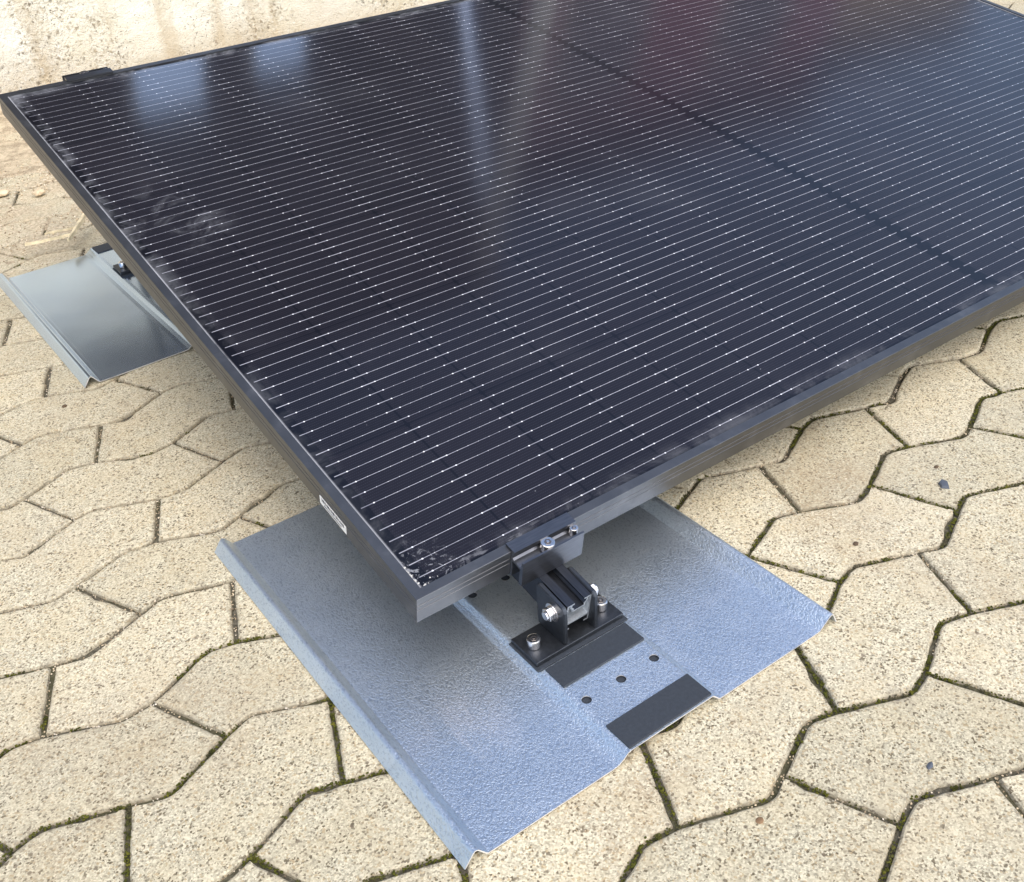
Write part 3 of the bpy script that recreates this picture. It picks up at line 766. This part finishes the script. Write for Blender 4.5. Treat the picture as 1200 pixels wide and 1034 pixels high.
def stone(name, loc, sc, mat, label, cat, seed, group=None, rz=0):
    b = bmesh.new(); rr = random.Random(seed)
    bmesh.ops.create_icosphere(b, subdivisions=2, radius=1)
    for v in b.verts:
        v.co *= 1+.28*noise.noise(v.co*1.4+Vector((seed, 0, 0)))
        v.co.x *= sc[0]; v.co.y *= sc[1]; v.co.z *= sc[2]
    o = obj(name, b, mat); o.location = (loc[0], loc[1], sc[2]*.75+(loc[2] if len(loc) > 2 else 0)); o.rotation_euler = (0, 0, rz)
    return tag(o, label, cat, group)
b = bmesh.new()   # angular slate chip
tri = [(-.0065, -.002), (-.001, -.0085), (.006, -.001), (.0045, .0065), (-.002, .0055)]
extrude_poly(b, tri, 0, .0035, lambda u, v, d: (u*(1-.18*(d > 0)), v*(1-.18*(d > 0)), d*(1.0 if u > 0 else .7)))
o = obj('stone_chip', b, MAT['slate']); o.location = (.588, -.130, .0003)
tag(o, 'small angular blue grey stone chip on the paving right of the panel', 'stone chip')
pale = m_plain('pale_pebble', (.62, .5, .34), .9, .2, .2, 60, .002)
brown = m_plain('brown_pebble', (.10, .07, .045), .8, .2, .2, 60, .001)
stone('pebble', (.090, 1.60, .004), (.014, .010, .006), pale, 'pale pebble on the soil near the wall, nearest the panel side', 'pebble', 3, rz=.4)
stone('pebble', (.030, 1.655, .004), (.017, .012, .006), pale, 'largest pale pebble lying in the soil near the left picture edge', 'pebble', 5)
stone('pebble', (.266, -.350), (.0044, .0022, .0012), MAT['slate'], 'small flat blue grey pebble on the paving at the lower right', 'pebble', 11, rz=.3)
stone('pebble', (.124, -.302), (.0036, .0030, .0010), m_plain('rust_pebble', (.20, .125, .07), .8, .2, .2, 90, .001), 'small rusty brown pebble on the paving at the bottom', 'pebble', 12)
stone('pebble', (-.115, .718), (.0034, .0028, .0018), brown, 'tiny dark pebble in front of the smooth left plate', 'pebble', 8)
stone('pebble', (.4395, -.1345), (.0030, .0028, .0016), brown, 'tiny dark pebble on the stone right of the near plate corner', 'pebble', 15)
stone('pebble', (.610, -.105), (.0032, .0022, .0014), brown, 'tiny brown pebble just behind the blue grey stone chip', 'pebble', 9)

# ------------------------------------------------------------------ added for what the panel mirrors: an unseen yard beyond the wall
def quadbox(name, parent, mat, *a, bev=0):
    b = bmesh.new(); box(b, *a, bev); return obj(name, b, mat, parent)
hb = empty('timber_building', 'dark timber building on top of the concrete wall, mirrored in the panel', 'building', (0, WALL_Y, .6))
quadbox('wall', hb, MAT['timber'], -2.2, 2.02, .02, 3.0, 0, 1.85)
quadbox('eave', hb, MAT['roof'], -2.4, 2.12, -.06, 3.2, 1.85, 1.95)
for (x0, x1, z0, z1) in ((.60, .80, .36, .68), (.97, 1.13, .36, .62)):
    wf = quadbox('window', hb, MAT['wframe'], x0-.012, x1+.012, -.02, .03, z0-.01, z1+.02)
    quadbox('pane', wf, MAT['glassy'], x0, x1, -.03, -.022, z0+.02, z1)
dp = empty('streak_pipe', 'unseen pale zinc pipe, added in front of the timber building for its streak in the panel', 'pipe', (1.574, WALL_Y-.012, .6))  # pipe added only for the slanting streak it gives in the panel
b = bmesh.new(); cyl(b, (0, 0, 0), (.29, 0, 1), .027, 1.45, 24); obj('tube', b, MAT['zinc'], dp)
gp = empty('grey_post', 'grey post at the corner of the timber building', 'post', (2.075, WALL_Y-.03, .6))
b = bmesh.new(); cyl(b, (0, 0, 0), (-.03, 0, 1), .045, 1.75, 24); obj('shaft', b, MAT['render_'], gp)
b = bmesh.new(); cyl(b, (-.052, 0, 1.75), (0, 0, 1), .055, .04, 24); obj('cap', b, MAT['render_'], gp)
bb = empty('brick_building', 'dull red brick building further right behind the wall', 'building', (0, 6.5, 0))
quadbox('wall', bb, MAT['brick'], 5.4, 10.4, 0, 5, 0, 6.0)
quadbox('roof', bb, MAT['roof'], 5.2, 10.5, -.3, 5.3, 6.0, 6.3)
for z0 in (1.2, 3.9):
    for x0 in (6.2, 8.4):
        wf = quadbox('window', bb, MAT['wframe'], x0-.06, x0+1.06, -.03, .05, z0, z0+1.5)
        quadbox('pane', wf, MAT['panebrown'], x0, x0+1.0, -.05, -.035, z0+.06, z0+1.44)
rb = empty('rendered_building', 'tan rendered building next to the brick building', 'building', (0, 6.6, 0))
quadbox('wall', rb, MAT['tan'], 10.6, 13.4, 0, 5, 0, 5.6)
quadbox('roof', rb, MAT['roof'], 10.6, 13.6, -.25, 5.2, 5.6, 5.85)

# ------------------------------------------------------------------ light, sky, camera
w = bpy.data.worlds.new('World'); S.world = w; w.use_nodes = True
nt = w.node_tree; bg = nt.nodes['Background']
sky = nt.nodes.new('ShaderNodeTexSky'); sky.sky_type = 'NISHITA'; sky.sun_disc = False
SUN_EL, SUN_AZ = 55, 190      # azimuth clockwise from +Y
sky.sun_elevation = R(SUN_EL); sky.sun_rotation = R(SUN_AZ); sky.dust_density = 2.5; sky.air_density = 1.0
nt.links.new(sky.outputs[0], bg.inputs[0]); bg.inputs[1].default_value = .13
sl = bpy.data.lights.new('sun', 'SUN'); sl.energy = 1.3; sl.angle = R(80); sl.color = (1, .94, .84)
so = bpy.data.objects.new('sun', sl); C.objects.link(so)
d = Vector((math.sin(R(SUN_AZ))*math.cos(R(SUN_EL)), math.cos(R(SUN_AZ))*math.cos(R(SUN_EL)), math.sin(R(SUN_EL))))
so.rotation_euler = d.to_track_quat('Z', 'Y').to_euler()

cd = bpy.data.cameras.new('camera'); co = bpy.data.objects.new('camera', cd); C.objects.link(co)
RW = ((0.80992548, -0.58245273, -0.06906186), (-0.37117825, -0.4178143, -0.82925142), (0.45414472, 0.69726612, -0.55459223))
co.matrix_world = Matrix(((RW[0][0], -RW[1][0], -RW[2][0], -.2920), (RW[0][1], -RW[1][1], -RW[2][1], -.6379), (RW[0][2], -RW[1][2], -RW[2][2], .7075), (0, 0, 0, 1)))
cd.sensor_width = 36; cd.lens = 1244.16/1200*36; cd.clip_start = .01; cd.clip_end = 500
S.camera = co
vs = S.view_settings; vs.view_transform = 'Standard'; vs.look = 'None'; vs.exposure = 1.14; vs.gamma = 1
S.render.film_transparent = False
